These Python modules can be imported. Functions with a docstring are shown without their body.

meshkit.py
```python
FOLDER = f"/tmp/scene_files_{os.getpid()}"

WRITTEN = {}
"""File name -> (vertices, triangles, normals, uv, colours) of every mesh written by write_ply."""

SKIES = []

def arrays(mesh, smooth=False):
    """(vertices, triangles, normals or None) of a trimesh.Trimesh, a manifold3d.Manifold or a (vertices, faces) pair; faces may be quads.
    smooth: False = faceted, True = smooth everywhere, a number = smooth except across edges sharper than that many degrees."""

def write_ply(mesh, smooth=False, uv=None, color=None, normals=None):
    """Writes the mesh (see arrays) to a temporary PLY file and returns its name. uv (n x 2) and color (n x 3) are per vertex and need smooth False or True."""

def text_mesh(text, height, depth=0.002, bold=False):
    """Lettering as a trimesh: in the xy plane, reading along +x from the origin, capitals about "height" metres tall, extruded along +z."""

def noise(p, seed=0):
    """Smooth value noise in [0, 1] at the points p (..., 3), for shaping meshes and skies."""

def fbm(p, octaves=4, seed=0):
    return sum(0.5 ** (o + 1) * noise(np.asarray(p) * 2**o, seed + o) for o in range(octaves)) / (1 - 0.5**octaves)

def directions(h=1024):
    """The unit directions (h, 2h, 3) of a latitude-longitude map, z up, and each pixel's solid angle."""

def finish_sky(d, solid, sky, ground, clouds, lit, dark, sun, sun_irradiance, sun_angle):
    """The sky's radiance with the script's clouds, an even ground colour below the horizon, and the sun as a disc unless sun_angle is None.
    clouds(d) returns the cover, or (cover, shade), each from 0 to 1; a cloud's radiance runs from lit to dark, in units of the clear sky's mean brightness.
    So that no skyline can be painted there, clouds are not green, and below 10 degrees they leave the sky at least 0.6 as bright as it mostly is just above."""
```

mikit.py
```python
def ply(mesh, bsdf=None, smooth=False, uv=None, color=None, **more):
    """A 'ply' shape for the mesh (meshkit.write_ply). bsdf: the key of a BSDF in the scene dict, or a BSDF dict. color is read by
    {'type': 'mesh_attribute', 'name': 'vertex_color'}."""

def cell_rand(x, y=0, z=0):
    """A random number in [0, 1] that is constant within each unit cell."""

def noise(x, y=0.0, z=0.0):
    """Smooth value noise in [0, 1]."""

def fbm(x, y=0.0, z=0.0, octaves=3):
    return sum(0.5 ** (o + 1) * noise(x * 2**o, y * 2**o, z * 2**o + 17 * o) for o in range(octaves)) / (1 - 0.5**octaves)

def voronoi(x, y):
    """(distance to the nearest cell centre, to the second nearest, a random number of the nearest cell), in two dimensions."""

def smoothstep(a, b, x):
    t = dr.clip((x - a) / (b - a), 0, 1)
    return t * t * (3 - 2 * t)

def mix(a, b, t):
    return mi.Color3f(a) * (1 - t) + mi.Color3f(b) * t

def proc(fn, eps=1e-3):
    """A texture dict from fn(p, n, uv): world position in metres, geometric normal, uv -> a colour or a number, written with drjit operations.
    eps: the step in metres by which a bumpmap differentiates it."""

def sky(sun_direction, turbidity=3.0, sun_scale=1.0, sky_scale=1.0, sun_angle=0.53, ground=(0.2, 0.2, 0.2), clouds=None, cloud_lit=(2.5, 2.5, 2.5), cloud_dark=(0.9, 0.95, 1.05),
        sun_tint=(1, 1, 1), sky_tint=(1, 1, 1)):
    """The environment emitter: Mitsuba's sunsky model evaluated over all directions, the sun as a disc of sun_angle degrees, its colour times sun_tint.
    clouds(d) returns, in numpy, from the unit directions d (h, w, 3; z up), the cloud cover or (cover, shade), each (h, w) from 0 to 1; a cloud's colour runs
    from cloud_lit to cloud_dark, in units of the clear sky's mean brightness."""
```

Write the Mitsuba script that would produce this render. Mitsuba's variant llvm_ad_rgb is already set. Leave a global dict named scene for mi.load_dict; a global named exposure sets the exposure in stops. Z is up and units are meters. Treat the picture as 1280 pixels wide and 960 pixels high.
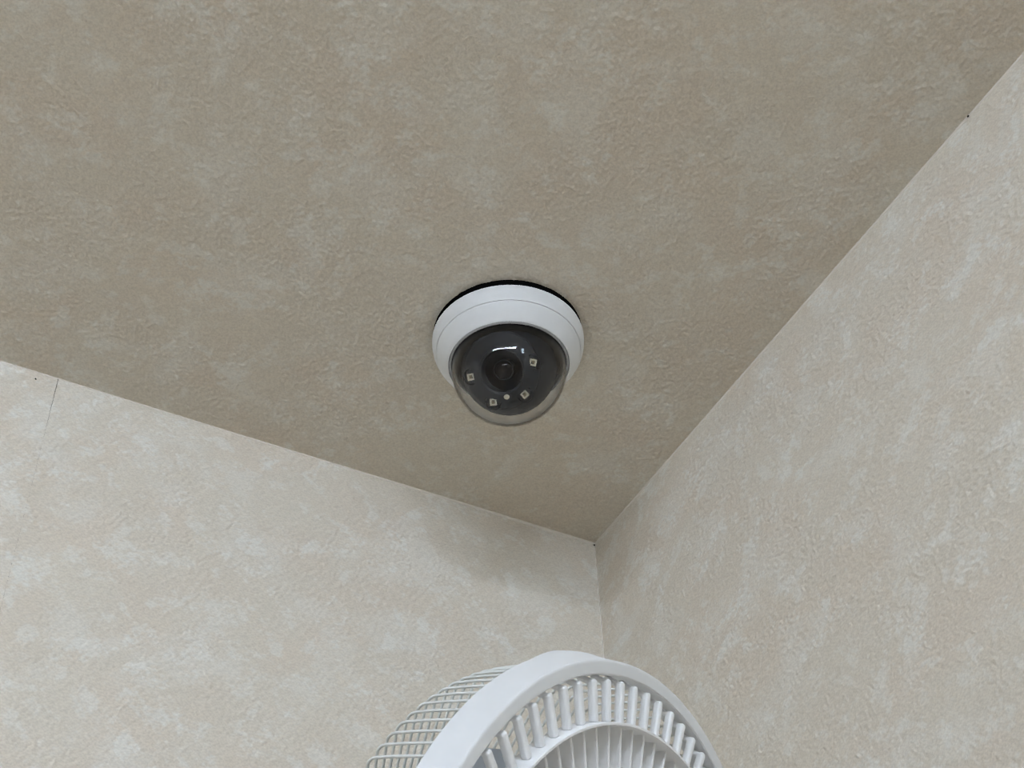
import math
import numpy as np
import trimesh
import manifold3d as mf
import drjit as dr
import mitsuba as mi
import mikit
from scipy.ndimage import gaussian_filter
from mikit import noise, fbm, smoothstep, mix

T = mi.ScalarTransform4f
scene, labels = {}, {}

# ---------------------------------------------------------------- camera, lamps, exposure
CEIL = 2.41                                   # ceiling height; the corner of the room is at x = y = 0
CAM_AXES = np.array([[-0.88757891, 0.30444878, 0.34570886],
                     [0.45984507, 0.63007371, 0.62573927],
                     [-0.0273165, 0.7143655, -0.69923941]])      # rows: world axes in camera axes (x right, y up, z back)
CAM_POS = np.array([0.5525599, 0.86632265, CEIL - 0.81])
fwd, upv = CAM_AXES @ np.array([0, 0, -1.0]), CAM_AXES @ np.array([0, 1.0, 0])
scene['camera'] = {'type': 'perspective', 'fov': 2 * math.degrees(math.atan(640 / 1922.0)), 'fov_axis': 'x', 'near_clip': 0.02, 'far_clip': 50.0,
                   'to_world': T().look_at(origin=CAM_POS.tolist(), target=(CAM_POS + fwd).tolist(), up=upv.tolist())}
exposure = 2.19
LAMP = (8.95, 10.1, 11.7)                       # radiance of the fluorescent diffusers
WINDOW = (2.2, 2.7, 3.3)                      # radiance of the frosted window panes


# ---------------------------------------------------------------- materials
def wallpaper_colour(p, n, uv):
    x, y, z = p.x, p.y, p.z
    wx, wy, wz = noise(x * 30, y * 30, z * 30) - .5, noise(x * 30 + 9, y * 30 + 5, z * 30) - .5, noise(x * 30, y * 30 + 3, z * 30 + 8) - .5
    a, b, c = x + .02 * wx, y + .02 * wy, z + .02 * wz
    rag = fbm(x * 420, y * 420, z * 420, 2) - .5
    big = fbm(a * 36, b * 36, c * 30, 3)
    small = fbm(a * 90 + 31, b * 90 + 7, c * 74 + 3, 3)
    pale = smoothstep(.46, .74, big + .20 * rag) * .50 + smoothstep(.52, .76, small + .30 * rag) * .66
    warm = smoothstep(.40, .70, fbm(a * 22 + 4, b * 22 + 1, c * 22 + 7, 3))
    col = mix((.622, .579, .502), (.623, .568, .487), warm)
    col = mix(col, (.683, .667, .612), dr.minimum(pale, 1.0))
    fine = noise(x * 900, y * 900, z * 900) * .6 + noise(x * 1700 + 3, y * 1700, z * 1700 + 5) * .4
    return col * (1 + .24 * (fine - .5))


def shade(col, rough=.5, spec=.5, **more):
    return {'type': 'twosided', 'bsdf': {'type': 'principled', 'base_color': {'type': 'rgb', 'value': list(col)}, 'roughness': rough, 'specular': spec, **more}}


scene['wallpaper'] = {'type': 'twosided', 'bsdf': {'type': 'diffuse', 'reflectance': mikit.proc(wallpaper_colour)}}


def wood_colour(p, n, uv):
    board = mikit.cell_rand(p.x * 8, 3, 1)
    g = fbm(p.x * 60, p.y * 4 + board * 9, board * 5, 3)
    return mix((.235, .185, .135), (.31, .25, .185), g * .7 + board * .3)


scene['floor_wood'] = {'type': 'twosided', 'bsdf': {'type': 'principled', 'base_color': mikit.proc(wood_colour), 'roughness': .4}}


def housing_colour(p, n, uv):
    s = noise(p.x * 1500, p.y * 1500, p.z * 1500)
    return mi.Color3f(.63, .645, .655) * (.985 + .03 * s)


MATS = {
    'backing': shade((.26, .235, .20), .9), 'caulk': shade((.63, .59, .53), .6), 'gap_dark': shade((.02, .018, .016), .9),
    'white_plastic': {'type': 'twosided', 'bsdf': {'type': 'principled', 'base_color': mikit.proc(housing_colour), 'roughness': .5, 'specular': .4}},
    'grey_plastic': shade((.34, .35, .36), .45), 'black_rubber': shade((.003, .003, .003), .9, 0.0), 'black_plastic': shade((.012, .014, .0165), .45, .25),
    'black_matt': shade((.008, .0077, .0072), .6, .3), 'pocket_black': shade((.004, .005, .007), .4, .2),
    'led_white': shade((.62, .60, .52), .4), 'led_amber': shade((.20, .17, .11), .25), 'lens_black': shade((.003, .003, .004), .06, .15),
    'fan_white': shade((.60, .615, .63), .38, .5), 'fan_ivory': shade((.68, .69, .70), .38, .5), 'wire_white': shade((.60, .62, .60), .33, .6),
    'blade': shade((.50, .55, .62), .3, .5), 'lamp_white': shade((.8, .8, .8), .5),
    'frame_white': shade((.7, .7, .69), .5), 'wainscot': shade((.27, .25, .22), .6),
    'clear_plastic': {'type': 'dielectric', 'int_ior': 1.49, 'ext_ior': 1.0, 'specular_reflectance': {'type': 'rgb', 'value': [.5, .5, .5]}},
}
for k, v in MATS.items():
    scene[k] = v


# ---------------------------------------------------------------- helpers
def box(x0, y0, z0, x1, y1, z1):
    m = trimesh.creation.box((x1 - x0, y1 - y0, z1 - z0))
    m.apply_translation(((x0 + x1) / 2, (y0 + y1) / 2, (z0 + z1) / 2))
    return m


def free(key):
    if key not in scene and key not in labels:
        return key
    k = 1
    while f'{key}_{k:03d}' in scene or f'{key}_{k:03d}' in labels:
        k += 1
    return f'{key}_{k:03d}'


def add(key, shape, parent=None, label=None, to_world=None, **info):
    key = free((parent + '__' if parent else '') + key)
    shape = dict(shape)
    if to_world is not None:
        shape['to_world'] = to_world
    scene[key] = shape
    if label or info:
        labels[key] = {**({'label': label} if label else {}), **info}
    return key


def struct(key, mesh, mat, label, smooth=False):
    return add(key, mikit.ply(mesh, mat, smooth=smooth), label=label, kind='structure')


def lathe(profile, n=128, closed=False, a0=0.0, a1=360.0):
    """Revolves (r, z) points about z; the outline runs so that normals look outwards where z falls along it."""
    pr = np.array(profile, float)
    full = abs(a1 - a0) >= 360
    ang = np.radians(np.linspace(a0, a1, n + (0 if full else 1), endpoint=not full))
    k, m = len(pr), len(ang)
    v = np.stack([np.outer(np.sin(ang), pr[:, 0]), np.outer(np.cos(ang), pr[:, 0]), np.tile(pr[:, 1], (m, 1))], -1).reshape(-1, 3)
    f = []
    for i in range(m if full else m - 1):
        j = (i + 1) % m
        for q in range(k if closed else k - 1):
            r = (q + 1) % k
            a, b, c, d = i * k + q, i * k + r, j * k + r, j * k + q
            f += [(a, c, b), (a, d, c)]
    if not full and closed:
        for base, flip in ((0, False), ((m - 1) * k, True)):
            for q in range(1, k - 1):
                t = (base, base + q, base + q + 1)
                f.append(t[::-1] if flip else t)
    t = trimesh.Trimesh(v, np.array(f), process=False)
    t.update_faces(t.nondegenerate_faces())
    t.fix_normals()
    return t


def tube(path, r, sides=6, closed=False):
    p = np.array(path, float)
    d = np.roll(p, -1, 0) - np.roll(p, 1, 0) if closed else np.gradient(p, axis=0)
    d /= np.linalg.norm(d, axis=1, keepdims=True)
    ref = np.array([1.0, 0, 0]) if not closed else np.array([0, 0, 1.0])
    a = np.cross(d, ref); a /= np.linalg.norm(a, axis=1, keepdims=True)
    b = np.cross(d, a)
    th = np.arange(sides) * 2 * math.pi / sides
    v = (p[:, None] + r * (np.cos(th)[None, :, None] * a[:, None] + np.sin(th)[None, :, None] * b[:, None])).reshape(-1, 3)
    f, m = [], len(p)
    for i in range(m if closed else m - 1):
        j = (i + 1) % m
        for q in range(sides):
            w = (q + 1) % sides
            f += [(i * sides + q, i * sides + w, j * sides + w), (i * sides + q, j * sides + w, j * sides + q)]
    if not closed:
        for base in (0, (m - 1) * sides):
            for q in range(1, sides - 1):
                f.append((base, base + q, base + q + 1))
    t = trimesh.Trimesh(v, np.array(f), process=False)
    t.fix_normals()
    return t


def frame(x, y, z, o):
    m = np.eye(4)
    m[:3, 0], m[:3, 1], m[:3, 2], m[:3, 3] = x, y, z, o
    return m


def TW(m):
    return T(np.ascontiguousarray(m, dtype=float).tolist())


def rot_z(deg):
    c, s = math.cos(math.radians(deg)), math.sin(math.radians(deg))
    m = np.eye(4)
    m[0, 0], m[0, 1], m[1, 0], m[1, 1] = c, s, -s, c          # clockwise seen from +z
    return m


def hull(points):
    m = mf.Manifold.hull_points(np.array(points, np.float32)).to_mesh()
    return trimesh.Trimesh(m.vert_properties[:, :3], m.tri_verts, process=False)


# ---------------------------------------------------------------- the room
RX, RY = 3.7, 3.4
struct('floor', box(-.1, -.1, -.05, RX + .1, RY + .1, 0), 'floor_wood', 'brown wooden floor far below the camera')


def relief(nu, nv, step, seed):
    """Embossed paper: heights in metres on a grid, a fine grain and many short raised fibres that lie in loose swirls."""
    g = np.random.default_rng(seed)
    blur = lambda a, q: gaussian_filter(a, q, mode='reflect')
    grain = blur(g.normal(0, 1, (nu, nv)), .75)
    grain /= grain.std()
    swirl = blur(g.normal(0, 1, (nu, nv)), 22)
    swirl = swirl / swirl.std() * 1.3
    dens = blur(g.normal(0, 1, (nu, nv)), 16)
    dens = 1 / (1 + np.exp(-1.6 * dens / dens.std()))
    n = int(nu * nv * step ** 2 * 1e6 / 24)
    u, v = g.uniform(0, nu - 1, n), g.uniform(0, nv - 1, n)
    keep = g.uniform(0, 1, n) < dens[u.astype(int), v.astype(int)]
    u, v = u[keep], v[keep]
    n = len(u)
    ang = swirl[u.astype(int), v.astype(int)] + g.normal(0, .75, n)
    bend = g.normal(0, .10, n)
    length = g.gamma(2.2, 2.4, n) + 4
    high = g.uniform(.25, 1.0, n) ** 3 * 1.25
    acc = np.zeros((nu, nv))
    for k in range(34):
        on = k * .5 < length
        i, j = np.clip(np.rint(u), 0, nu - 1).astype(int), np.clip(np.rint(v), 0, nv - 1).astype(int)
        np.add.at(acc, (i[on], j[on]), (high * np.clip((length - k * .5) / 2, 0, 1))[on])
        u, v, ang = u + .5 * np.cos(ang), v + .5 * np.sin(ang), ang + bend * .5
    fib = blur(np.minimum(acc, 2.2), .52)
    return GRAIN * grain * (.55 + .6 * dens) + FIBRE * fib


GRAIN, FIBRE = .000115, .00018
STEP = .00096


def paper(org, du, dv, inward, u0, u1, v1, umax, vmax, seed, lean=0.0, taper_u=(1, 1), deep=1.2):
    """One sheet of wallpaper: embossed from u0 to u1 and 0 to v1, plain beyond (to umax, vmax). lean: how far the edge at v = 0 draws back from the seam."""
    org, du, dv, inward = (np.array(q, float) for q in (org, du, dv, inward))
    nu, nv = int((u1 - u0) / STEP) + 1, int(v1 / STEP) + 1
    h = relief(nu, nv, STEP, seed)
    uu, vv = np.linspace(u0, u1, nu), np.linspace(0, v1, nv)
    edge = np.minimum(1, vv / .003)[None] * np.minimum(1, (v1 - vv) / .01)[None]
    if taper_u[0]:
        edge = edge * np.minimum(1, (uu - u0) / .003)[:, None]
    if taper_u[1]:
        edge = edge * np.minimum(1, (u1 - uu) / .003)[:, None]
    h = (h - np.median(h)) * edge * deep
    U, V = np.meshgrid(uu, vv, indexing='ij')
    if lean:
        back = lean * np.clip(1 - V / .07, .12, 1)
        w = np.clip(1 - np.abs(U - (u1 if lean > 0 else u0)) / .004, 0, 1)
        U = U - back * w
    P = org + U[..., None] * du + V[..., None] * dv + h[..., None] * inward
    idx = np.arange(nu * nv).reshape(nu, nv)
    a, b, c, d = idx[:-1, :-1].ravel(), idx[1:, :-1].ravel(), idx[1:, 1:].ravel(), idx[:-1, 1:].ravel()
    f = np.concatenate([np.stack([a, b, c], 1), np.stack([a, c, d], 1)])
    verts = [P.reshape(-1, 3)]
    k = nu * nv
    rects = [(u0, u1, v1, vmax)] + ([(u1, umax, 0, vmax)] if umax > u1 else [])
    for p0, p1, q0, q1 in rects:
        verts.append(np.array([org + p * du + q * dv for p, q in ((p0, q0), (p1, q0), (p1, q1), (p0, q1))]))
        f = np.concatenate([f, [(k, k + 1, k + 2), (k, k + 2, k + 3)]])
        k += 4
    if np.dot(np.cross(du, dv), inward) < 0:
        f = f[:, ::-1]
    return mikit.ply((np.concatenate(verts), f), 'wallpaper', smooth=True)


B = .0009                                                          # the sheets lie this far in front of the plaster
ceiling = struct('ceiling', box(-.1, -.1, CEIL + B, RX + .1, RY + .1, CEIL + .06), 'backing', 'beige mottled wallpapered ceiling that carries the dome camera')
add('wallpaper_sheet', paper((0, 0, CEIL), (1, 0, 0), (0, 1, 0), (0, 0, -1), 0, .63, .63, RX, RY, 11, deep=.85), ceiling)
wall_right = struct('wall_right', box(-.08, -.08, 0, -B, RY + .08, CEIL), 'backing', 'beige mottled wallpapered wall on the right')
add('wallpaper_sheet', paper((0, 0, CEIL), (0, 1, 0), (0, 0, -1), (1, 0, 0), 0, .60, .52, RY, CEIL, 12), wall_right)
# left wall: two sheets of wallpaper that meet at the fine seam
SEAM = 0.4581
wall_left = struct('wall_left', box(0, -.08, 0, RX, -B, CEIL), 'backing', 'pale mottled wallpapered wall on the left, behind the fan')
add('wallpaper_sheet', paper((0, 0, CEIL), (1, 0, 0), (0, 0, -1), (0, 1, 0), 0, SEAM, .52, SEAM, CEIL, 13, .00026, (1, 0)), wall_left)
add('wallpaper_sheet', paper((0, 0, CEIL), (1, 0, 0), (0, 0, -1), (0, 1, 0), SEAM, .58, .52, RX, CEIL, 14, -.00026, (0, 1)), wall_left)
struct('wall_front', box(RX, -.08, 0, RX + .08, RY + .08, CEIL), 'wainscot', 'dull brown wall opposite the right wall')
W0, W1, WZ0, WZ1 = .10, .42, CEIL - .60, CEIL - .05
back = trimesh.util.concatenate([box(0, RY, 0, W0, RY + .08, CEIL), box(W1, RY, 0, RX, RY + .08, CEIL), box(W0, RY, 0, W1, RY + .08, WZ0), box(W0, RY, WZ1, W1, RY + .08, CEIL)])
struct('wall_back', back, 'wainscot', 'dull brown wall behind the photographer')
win = struct('window_1', trimesh.util.concatenate([box(W0, RY + .01, WZ0, W0 + .03, RY + .06, WZ1), box(W1 - .03, RY + .01, WZ0, W1, RY + .06, WZ1),
             box(W0 + .03, RY + .01, WZ0, W1 - .03, RY + .06, WZ0 + .03), box(W0 + .03, RY + .01, WZ1 - .03, W1 - .03, RY + .06, WZ1),
             box(W0 + .03, RY + .015, WZ0 + .26, W1 - .03, RY + .055, WZ0 + .29)]), 'frame_white', 'small white framed window high in the back wall')
for z0, z1 in ((WZ0 + .03, WZ0 + .26), (WZ0 + .29, WZ1 - .03)):
    pane = trimesh.Trimesh([(W0 + .03, RY + .035, z0), (W1 - .03, RY + .035, z0), (W1 - .03, RY + .035, z1), (W0 + .03, RY + .035, z1)], [(0, 1, 2), (0, 2, 3)], process=False)
    add('pane', {**mikit.ply(pane, 'frame_white'), 'emitter': {'type': 'area', 'radiance': {'type': 'rgb', 'value': list(WINDOW)}}}, win)
# beads of caulk along the three edges of the corner
rng = np.random.default_rng(4)


def bead(axis, length, r0, r1, seed, wob=.25):
    g = np.random.default_rng(seed)
    t = np.concatenate([np.linspace(0, .5, 90), np.linspace(.5, length, 40)[1:]])
    w = np.interp(t, np.linspace(0, length, 160), np.convolve(g.uniform(1 - wob, 1 + wob, 166), np.ones(7) / 7, 'valid')[:160])
    r = (r0 + (r1 - r0) * np.clip(t / .35, 0, 1)) * w
    o = {'x': ((0, 1, 0), (0, 0, -1), (1, 0, 0)), 'y': ((1, 0, 0), (0, 0, -1), (0, 1, 0)), 'z': ((1, 0, 0), (0, 1, 0), (0, 0, -1))}[axis]
    a, b, d = (np.array(q, float) for q in o)
    prof = [(0, 0), (1, 0), (.62, .34), (.34, .62), (0, 1)]
    base = np.array([0, 0, CEIL])
    v, f = [], []
    for i, s in enumerate(t):
        for u, q in prof:
            v.append(base + d * s + (a * u + b * q) * r[i])
    for i in range(len(t) - 1):
        for q in range(5):
            e = (q + 1) % 5
            f += [(i * 5 + q, i * 5 + e, i * 5 + 5 + e), (i * 5 + q, i * 5 + 5 + e, i * 5 + 5 + q)]
    m = trimesh.Trimesh(np.array(v), np.array(f), process=False)
    m.fix_normals()
    return m


trim1 = struct('trim_1', bead('x', RX, .0018, .0005, 1), 'caulk', 'pale bead along the edge between ceiling and left wall')
trim2 = struct('trim_2', bead('y', RY, .0010, .0010, 2), 'caulk', 'pale bead along the edge between ceiling and right wall')
struct('trim_3', bead('z', CEIL, .0006, .0006, 3), 'caulk', 'pale bead down the upright corner between both walls')


def speck(o, r):
    m = trimesh.creation.icosphere(1, 1.0)
    m.apply_scale(r)
    m.apply_translation(o)
    return m


add('gap', mikit.ply(speck((.0012, .0012, CEIL - .0020), (.0009, .0007, .0006)), 'gap_dark'), trim1, 'tiny dark gap right in the corner')
add('gap', mikit.ply(speck((.0008, .4895, CEIL - .0006), (.0005, .0009, .0007)), 'gap_dark'), trim2, 'tiny dark gap in the bead')
add('nick', mikit.ply(speck((.4737, .0001, CEIL - .0072), (.0008, .0005, .0006)), 'gap_dark'), wall_left, 'tiny dark nick left of the seam')

# ---------------------------------------------------------------- ceiling lamps behind the camera
def ceiling_lamp(x0, x1, label):
    key = free('ceiling_lamp')
    labels[key] = {'label': label, 'category': 'ceiling lamp', 'group': 'fluorescent ceiling lamps in one line'}
    y, w = 2.0, .085
    scene[key + '__housing'] = mikit.ply(box(x0, y - w - .02, CEIL - .05, x1, y + w + .02, CEIL), 'lamp_white')
    a = np.linspace(0, math.pi, 13)
    prof = np.stack([-np.cos(a) * w, -np.sin(a) ** .5 * .10], 1)
    v, f = [], []
    for x in (x0 + .01, x1 - .01):
        v += [(x, y + q, CEIL - .0505 + s) for q, s in prof]
    for i in range(12):
        f += [(i, i + 13, i + 14), (i, i + 14, i + 1)]
    for b in (0, 13):
        f += [(b, b + i, b + i + 1) for i in range(1, 12)]
    m = trimesh.Trimesh(v, f, process=False)
    m.faces = [t if np.dot(np.cross(np.subtract(v[t[1]], v[t[0]]), np.subtract(v[t[2]], v[t[0]])), np.mean([v[q] for q in t], 0) - np.array([(x0 + x1) / 2, y, CEIL - .0505])) > 0 else t[::-1] for t in f]
    scene[key + '__diffuser'] = {**mikit.ply(m, 'lamp_white'), 'emitter': {'type': 'area', 'radiance': {'type': 'rgb', 'value': list(LAMP)}}}


ceiling_lamp(.66, 1.80, 'long white fluorescent ceiling lamp nearer the right wall')
ceiling_lamp(1.82, 2.96, 'long white fluorescent ceiling lamp farther from the right wall')

# ---------------------------------------------------------------- the dome camera (mm, axis down from the ceiling)
MM = .001
DC = np.array([.1781, .1851, CEIL])                                # where its axis meets the ceiling
DX, DY = CAM_AXES[:, 0] - CAM_AXES[2, 0] * np.array([0, 0, 1.0]), None
DX /= np.linalg.norm(DX)                                           # sideways as the photographer stands
DZ = np.array([0, 0, -1.0])
DY = np.cross(DZ, DX)
DOME = frame(DX, DY, DZ, DC)                                        # local z runs DOWN
cam = 'security_camera'
labels[cam] = {'label': 'white round dome security camera with clear cover on the beige ceiling', 'category': 'security camera'}


def dome_part(key, mesh, mat, smooth=30, label=None, parent=cam, m=DOME):
    mesh = mesh.copy()
    mesh.apply_scale(MM)
    mesh.apply_transform(m)
    return add(key, mikit.ply(mesh, mat, smooth=smooth), parent, label)


W = 5.5                                                            # top of the white housing
dome_part('base_gasket', lathe([(20, 0), (54.3, 0), (54.3, W), (20, W)], 160, True), 'black_rubber', label='black gasket between housing and ceiling')
hp = [(30, W), (54.6, W), (55.0, W + .5), (55.1, W + 2.5), (54.95, W + 5), (54.5, W + 8), (53.7, W + 10.8), (52.75, W + 13.0), (52.6, W + 13.25), (51.9, W + 13.2), (51.7, W + 14.1), (51.95, W + 14.3), (51.8, W + 14.6),
      (50.2, W + 17.2), (48.0, W + 20.4), (45.6, W + 23.5), (44.0, W + 25.3), (43.5, W + 25.6), (43.2, W + 25.3), (43.0, W + 23.5), (30, W + 23.5)]
dome_part('housing', lathe(hp, 200, True), 'white_plastic', label='white round housing with a fine groove')
dome_part('bezel_ring', lathe([(42.95, W + 23.3), (42.95, W + 25.0), (42.5, W + 25.7), (41.4, W + 25.8), (41.2, W + 25.4), (41.2, W + 23.3)], 200, True), 'grey_plastic', label='thin grey ring around the clear cover')
dome_part('inner_plate', lathe([(0, W + 23.6), (40.6, W + 23.6), (40.6, W + 25.6), (36.0, W + 25.6), (36, W + 24.4), (0, W + 24.4)], 160), 'black_matt', label='black plate inside the cover')
GC = W + 29.2                                                      # centre of the hemisphere
RO, RI = 41.0, 39.0
ph = np.linspace(0, math.pi / 2, 40)
gp = [(RO, W + 24.2)] + [(RO * math.cos(a), GC + RO * math.sin(a)) for a in ph[:-1]] + [(0, GC + RO)] + [(0, GC + RI)] + [(RI * math.cos(a), GC + RI * math.sin(a)) for a in ph[::-1][1:]] + [(RI, W + 24.2)]
g = lathe(gp, 160, True)
g.merge_vertices()
g.update_faces(g.nondegenerate_faces())
g.fix_normals()
dome_part('dome_cover', g, 'clear_plastic', 40, 'clear hemispherical cover')

# the eyeball inside looks towards the photographer
BC = DC + DZ * ((GC - 1.1) * MM)
look = CAM_POS - BC
look /= np.linalg.norm(look)
ball_n = CAM_AXES @ np.array([-.21, -.085, 0]) + look * .965
ball_n /= np.linalg.norm(ball_n)
bx = CAM_AXES[:, 0] - ball_n * (CAM_AXES[:, 0] @ ball_n)
bx /= np.linalg.norm(bx)
BALL = frame(bx, np.cross(ball_n, bx), ball_n, BC)                  # local z towards the viewer, x right, y up
RB = 33.5


def ball_part(key, mesh, mat, smooth=30, label=None, parent=cam):
    return dome_part(key, mesh, mat, smooth, label, parent, BALL)


# ball: sphere with a stepped front, its plate ring and a dark recess round the lens
zf = 19.5                                                          # the front plate lies here
rf = math.sqrt(RB ** 2 - zf ** 2)
bp = [(RB * math.sin(a), RB * math.cos(a)) for a in np.linspace(math.acos(zf / RB) , math.pi - .02, 48)]
bp = [(14.6, 10.5), (14.6, zf + 4.4), (16.2, zf + 5.0), (25.4, zf + 2.2), (26.3, zf + 1.9), (26.5, zf + .6), (27.0, zf + .4)] + [(r, z) for r, z in bp if r > 0 and z < zf + .01]
ball = ball_part('camera_ball', lathe(bp, 120), 'black_plastic', 25, 'dark grey swivelling ball behind the cover')
ball_part('lens_recess', lathe([(14.6, 11.0), (0, 10.4)], 60), 'pocket_black', True, 'deep black recess round the lens', ball)
lens = ball_part('lens', lathe([(0, 19.6), (2.4, 19.4), (4.6, 18.6), (6.2, 17.2)], 64), 'lens_black', True, 'dark round lens', cam)
ball_part('lens_ring', lathe([(6.2, 10.6), (6.2, 17.6), (6.7, 18.1), (7.3, 17.6), (7.6, 10.6)], 64), 'black_plastic', 25, 'grey rimmed barrel', lens)
ball_part('light_sensor', lathe([(0, zf + 4.9), (1.2, zf + 4.8), (2.0, zf + 4.2), (2.2, zf + 2.6)], 24).apply_translation((3.5, -17.6, .4)), 'led_white', True, 'small pale light sensor', ball)


def square_ring(s, hole, z0, z1):
    h = [box(-s, -s, z0, -hole, s, z1), box(hole, -s, z0, s, s, z1), box(-hole, -s, z0, hole, -hole, z1), box(-hole, hole, z0, hole, s, z1)]
    return trimesh.util.concatenate(h)


for ang, tilt in ((168, 12), (106, 5), (45, 42), (-16, -10)):       # clockwise from the right, as in the picture (y down)
    r = 22.6
    ox, oy = r * math.cos(math.radians(ang)), -r * math.sin(math.radians(ang))
    zz = zf + 2.9
    pk = lathe([(5.6, zz - 1.2), (5.6, zz + .3), (5.0, zz + .5), (4.6, zz - .3), (0, zz - .3)], 32).apply_translation((ox, oy, 0))
    pod = ball_part('infrared_led', pk, 'pocket_black', 25, 'black pocket with a small square infrared lamp')
    R4 = np.eye(4)
    c, s = math.cos(math.radians(tilt)), math.sin(math.radians(tilt))
    R4[:2, :2] = [[c, -s], [s, c]]
    R4[:3, 3] = ox, oy, 0
    ball_part('led_frame', square_ring(2.35, 1.25, zz - .2, zz + .8).apply_transform(R4), 'led_white', False, 'pale square frame', pod)
    ball_part('led_chip', box(-1.2, -1.2, zz - .2, 1.2, 1.2, zz + .35).apply_transform(R4), 'led_amber', False, 'amber chip', pod)

# ---------------------------------------------------------------- the wall fan (units of the guard radius)
RF = .17
FN = CAM_AXES @ np.array([.846, .113, .521])
FN /= np.linalg.norm(FN)
FU = np.array([0, 0, 1.0]) - FN * FN[2]
FU /= np.linalg.norm(FU)
FX = np.cross(FU, FN)
FC = CAM_POS + CAM_AXES @ np.array([.239, -1.681, -3.714]) * RF
FAN = frame(FX, FU, FN, FC)
fan = 'wall_fan'
labels[fan] = {'label': 'white wall fan with ribbed front grille and wire cage below the corner', 'category': 'fan'}


def fan_part(key, shape, label=None, parent=fan, spin=0.0):
    return add(key, shape, parent, label, TW(FAN @ rot_z(spin)))


def fan_ply(mesh, mat, smooth=30):
    mesh = mesh.copy()
    mesh.apply_scale(RF)
    return mikit.ply(mesh, mat, smooth=smooth)


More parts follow.
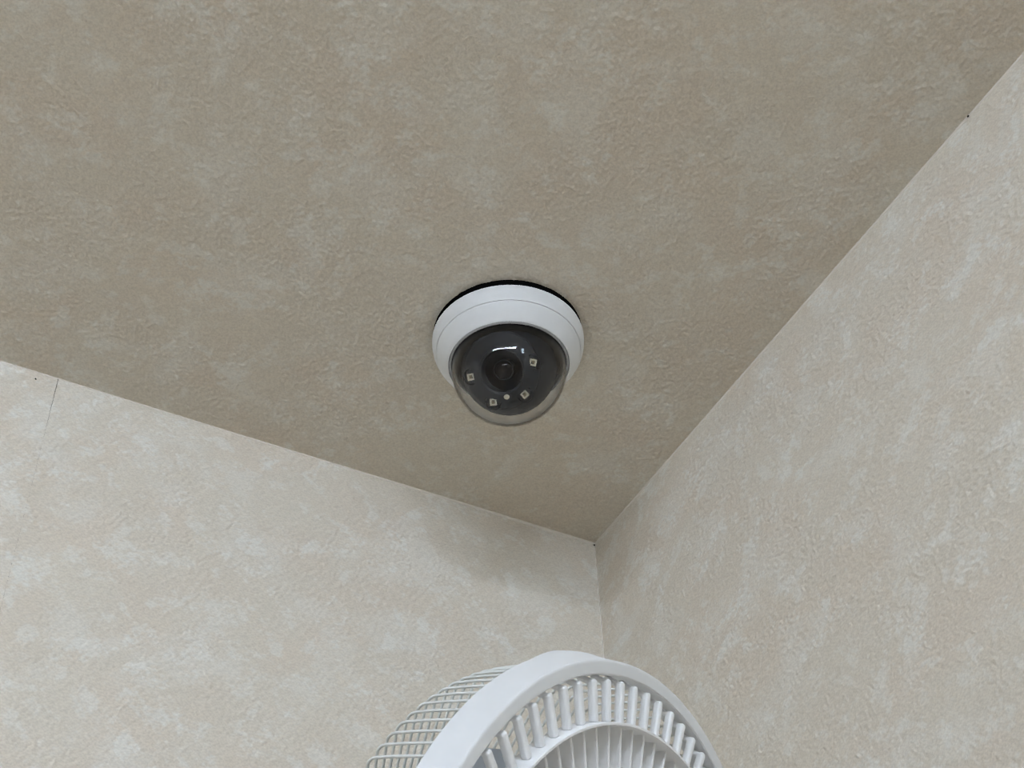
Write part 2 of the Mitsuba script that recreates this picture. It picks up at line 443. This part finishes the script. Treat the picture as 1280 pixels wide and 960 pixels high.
ring = lathe([(.963, -.004), (.966, -.0005), (.970, 0), (.993, 0), (.998, -.001), (1.0005, -.0035), (1.0015, -.007), (1.019, -.090), (1.0185, -.094), (1.016, -.096), (.990, -.096), (.975, -.085), (.966, -.05)], 220, True)
rim = fan_part('guard_rim', fan_ply(ring, 'fan_white', 35), 'broad white rim of the front grille')
clip = lathe([(1.012, -.085), (1.0185, -.088), (1.0245, -.098), (1.0255, -.122), (1.021, -.128), (1.000, -.128), (.995, -.096)], 60, True, -42, 0)
th = np.degrees(np.arctan2(clip.vertices[:, 0], clip.vertices[:, 1]))
fade = np.clip((th + 42) / 12, 0, 1) * np.clip(-th / 20, 0, 1)
clip.vertices[:, 2] = np.where(clip.vertices[:, 2] < -.096, -.096 + (clip.vertices[:, 2] + .096) * fade, clip.vertices[:, 2])
rr = np.hypot(clip.vertices[:, 0], clip.vertices[:, 1])
clip.vertices[:, :2] *= ((np.minimum(rr, 1.012 + (rr - 1.012) * fade)) / rr)[:, None]
fan_part('guard_clip', fan_ply(clip, 'fan_white', 35), 'white clip at the top of the rim')
band = lathe([(.8365, -.045), (.8365, .0195), (.8375, .021), (.8425, .021), (.8445, .0195), (.8465, -.045)], 200, True)
fan_part('inner_ring', fan_ply(band, 'fan_ivory', 35), 'slim inner ring that crosses the ribs')
fan_part('inner_ring', fan_ply(lathe([(.5665, -.045), (.5665, .0195), (.5675, .021), (.5725, .021), (.5745, .0195), (.5765, -.045)], 120, True), 'fan_ivory', 35))
ico = trimesh.creation.icosphere(2, 1.0).vertices
hw = .0085
rod = hull([q for r in (.850, .9440) for z in (-hw, -.0150) for x in (-.0024, .0024) for q in (ico * hw + np.array([x, r, z])).tolist()])
neck = hull([q for r, z in ((.9430, -.0130), (.9590, -.050)) for q in (ico * .0085 + np.array([0, r, z])).tolist()])
outer = fan_ply(trimesh.util.concatenate([rod, neck]), 'fan_ivory', 40)
pts = []
for r, z in ((.28, -.0075), (.838, -.0075)):
    for a in np.linspace(0, math.pi, 7):
        pts.append((.0050 * math.cos(a), r, z + .0050 * math.sin(a)))
for r in (.28, .838):
    pts += [(-.0045, r, -.050), (.0045, r, -.050)]
inner = fan_ply(hull(pts), 'fan_ivory', 40)
for k in range(80):
    th = -61.8 + 4.5 * k
    fan_part('outer_rib', outer, spin=th)
for k in range(80):
    th = -61.8 + 4.5 * k
    fan_part('inner_rib', inner, spin=th)
fan_part('hub_cap', fan_ply(lathe([(0, .02), (.2, .017), (.27, .005), (.29, -.02), (.29, -.055), (0, -.055)], 96), 'fan_ivory'), 'round hub cap of the grille')
# wire cage behind the rim
path = [(.992, -.088), (.991, -.15), (.989, -.21), (.986, -.245)]
path += [(.936 + .05 * math.cos(q), -.250 - .05 * math.sin(q)) for q in np.radians((8, 20, 32, 44, 54, 62))]
r0, z0 = path[-1]
path += [(r0 - .60 * t, z0 - .60 * .56 * t) for t in (.1, .35, .7, 1.0)]
wire = fan_ply(tube([(0, r, z) for r, z in path], .0038, 8), 'wire_white', True)
for k in range(135):
    fan_part('cage_wire', wire, spin=-52.8 + 360 / 135 * k)
an = np.radians(np.arange(0, 360, 2.0))
for t in (.62, .99):
    r, z = r0 - .60 * t, z0 - .60 * .56 * t + .006
    fan_part('cage_ring', fan_ply(tube(np.stack([r * np.sin(an), r * np.cos(an), 0 * an + z], 1), .0045, 6, True), 'wire_white', True))
# blades, motor, wall arm
bl_r, bl_u = np.linspace(.16, .90, 14), np.linspace(-1, 1, 13)
top = []
for r in bl_r:
    half = math.radians(18 + 14 * math.sin(math.pi * min(1, (r - .1) / .95)))
    edge = math.sqrt(max(0.0, 1 - max(0, (r - .72) / .20) ** 2.4)) if r > .72 else 1
    for u in bl_u:
        a = u * half * (.35 + .65 * edge) + .25 * (r - .3)
        top.append((r * math.sin(a), r * math.cos(a), -.185 + .085 * u * (1 - .35 * (r - .2)) + .02 * u * u))
nb = len(bl_u)
bv = np.array(top)
bv2 = bv - np.array([0, 0, .008])
bf = []
for i in range(len(bl_r) - 1):
    for j in range(nb - 1):
        a, b, c, d = i * nb + j, i * nb + j + 1, (i + 1) * nb + j + 1, (i + 1) * nb + j
        bf += [(a, b, c), (a, c, d)]
nf = len(bv)
bf2 = [(c + nf, b + nf, a + nf) for a, b, c in bf]
side = []
loop = [j for j in range(nb)] + [i * nb + nb - 1 for i in range(1, len(bl_r))] + [(len(bl_r) - 1) * nb + j for j in range(nb - 2, -1, -1)] + [i * nb for i in range(len(bl_r) - 2, 0, -1)]
for q in range(len(loop)):
    a, b = loop[q], loop[(q + 1) % len(loop)]
    side += [(a, a + nf, b), (b, a + nf, b + nf)]
bm = trimesh.Trimesh(np.vstack([bv, bv2]), np.array(bf + bf2 + side), process=False)
bm.fix_normals()
blade = fan_ply(bm, 'blade', 40)
for k in range(3):
    fan_part('blade', blade, spin=-81 + 120 * k)
fan_part('blade_hub', fan_ply(lathe([(0, -.10), (.14, -.10), (.19, -.13), (.20, -.26), (0, -.26)], 64), 'blade'), 'hub that carries the blades')
fan_part('motor_housing', fan_ply(lathe([(0, -.262), (.08, -.262), (.08, -.60), (.36, -.61), (.38, -.63), (.36, -.90), (.28, -.98), (0, -1.0)], 96), 'fan_white'), 'white motor housing behind the cage')
# the arm runs from the motor down to a plate on the left wall
m0 = FC - FN * .80 * RF
foot = np.array([m0[0] + .01, 0.0, m0[2] - .20])
arm_path = [m0 + np.array([0, 0, -.03]), m0 + np.array([0, -.005, -.10]), m0 + np.array([.003, -.03, -.16]), foot + np.array([0, .07, .02]), foot + np.array([0, .015, 0])]
tt = np.linspace(0, 4, 25)
ap = np.stack([np.interp(tt, range(5), [q[i] for q in arm_path]) for i in range(3)], 1)
add('wall_arm', mikit.ply(tube(ap, .018, 16), 'fan_white', smooth=40), fan, 'white arm from motor to wall')
add('wall_plate', mikit.ply(box(foot[0] - .05, 0.0001, foot[2] - .08, foot[0] + .05, .028, foot[2] + .08), 'fan_white'), fan, 'white mounting plate on the wall')
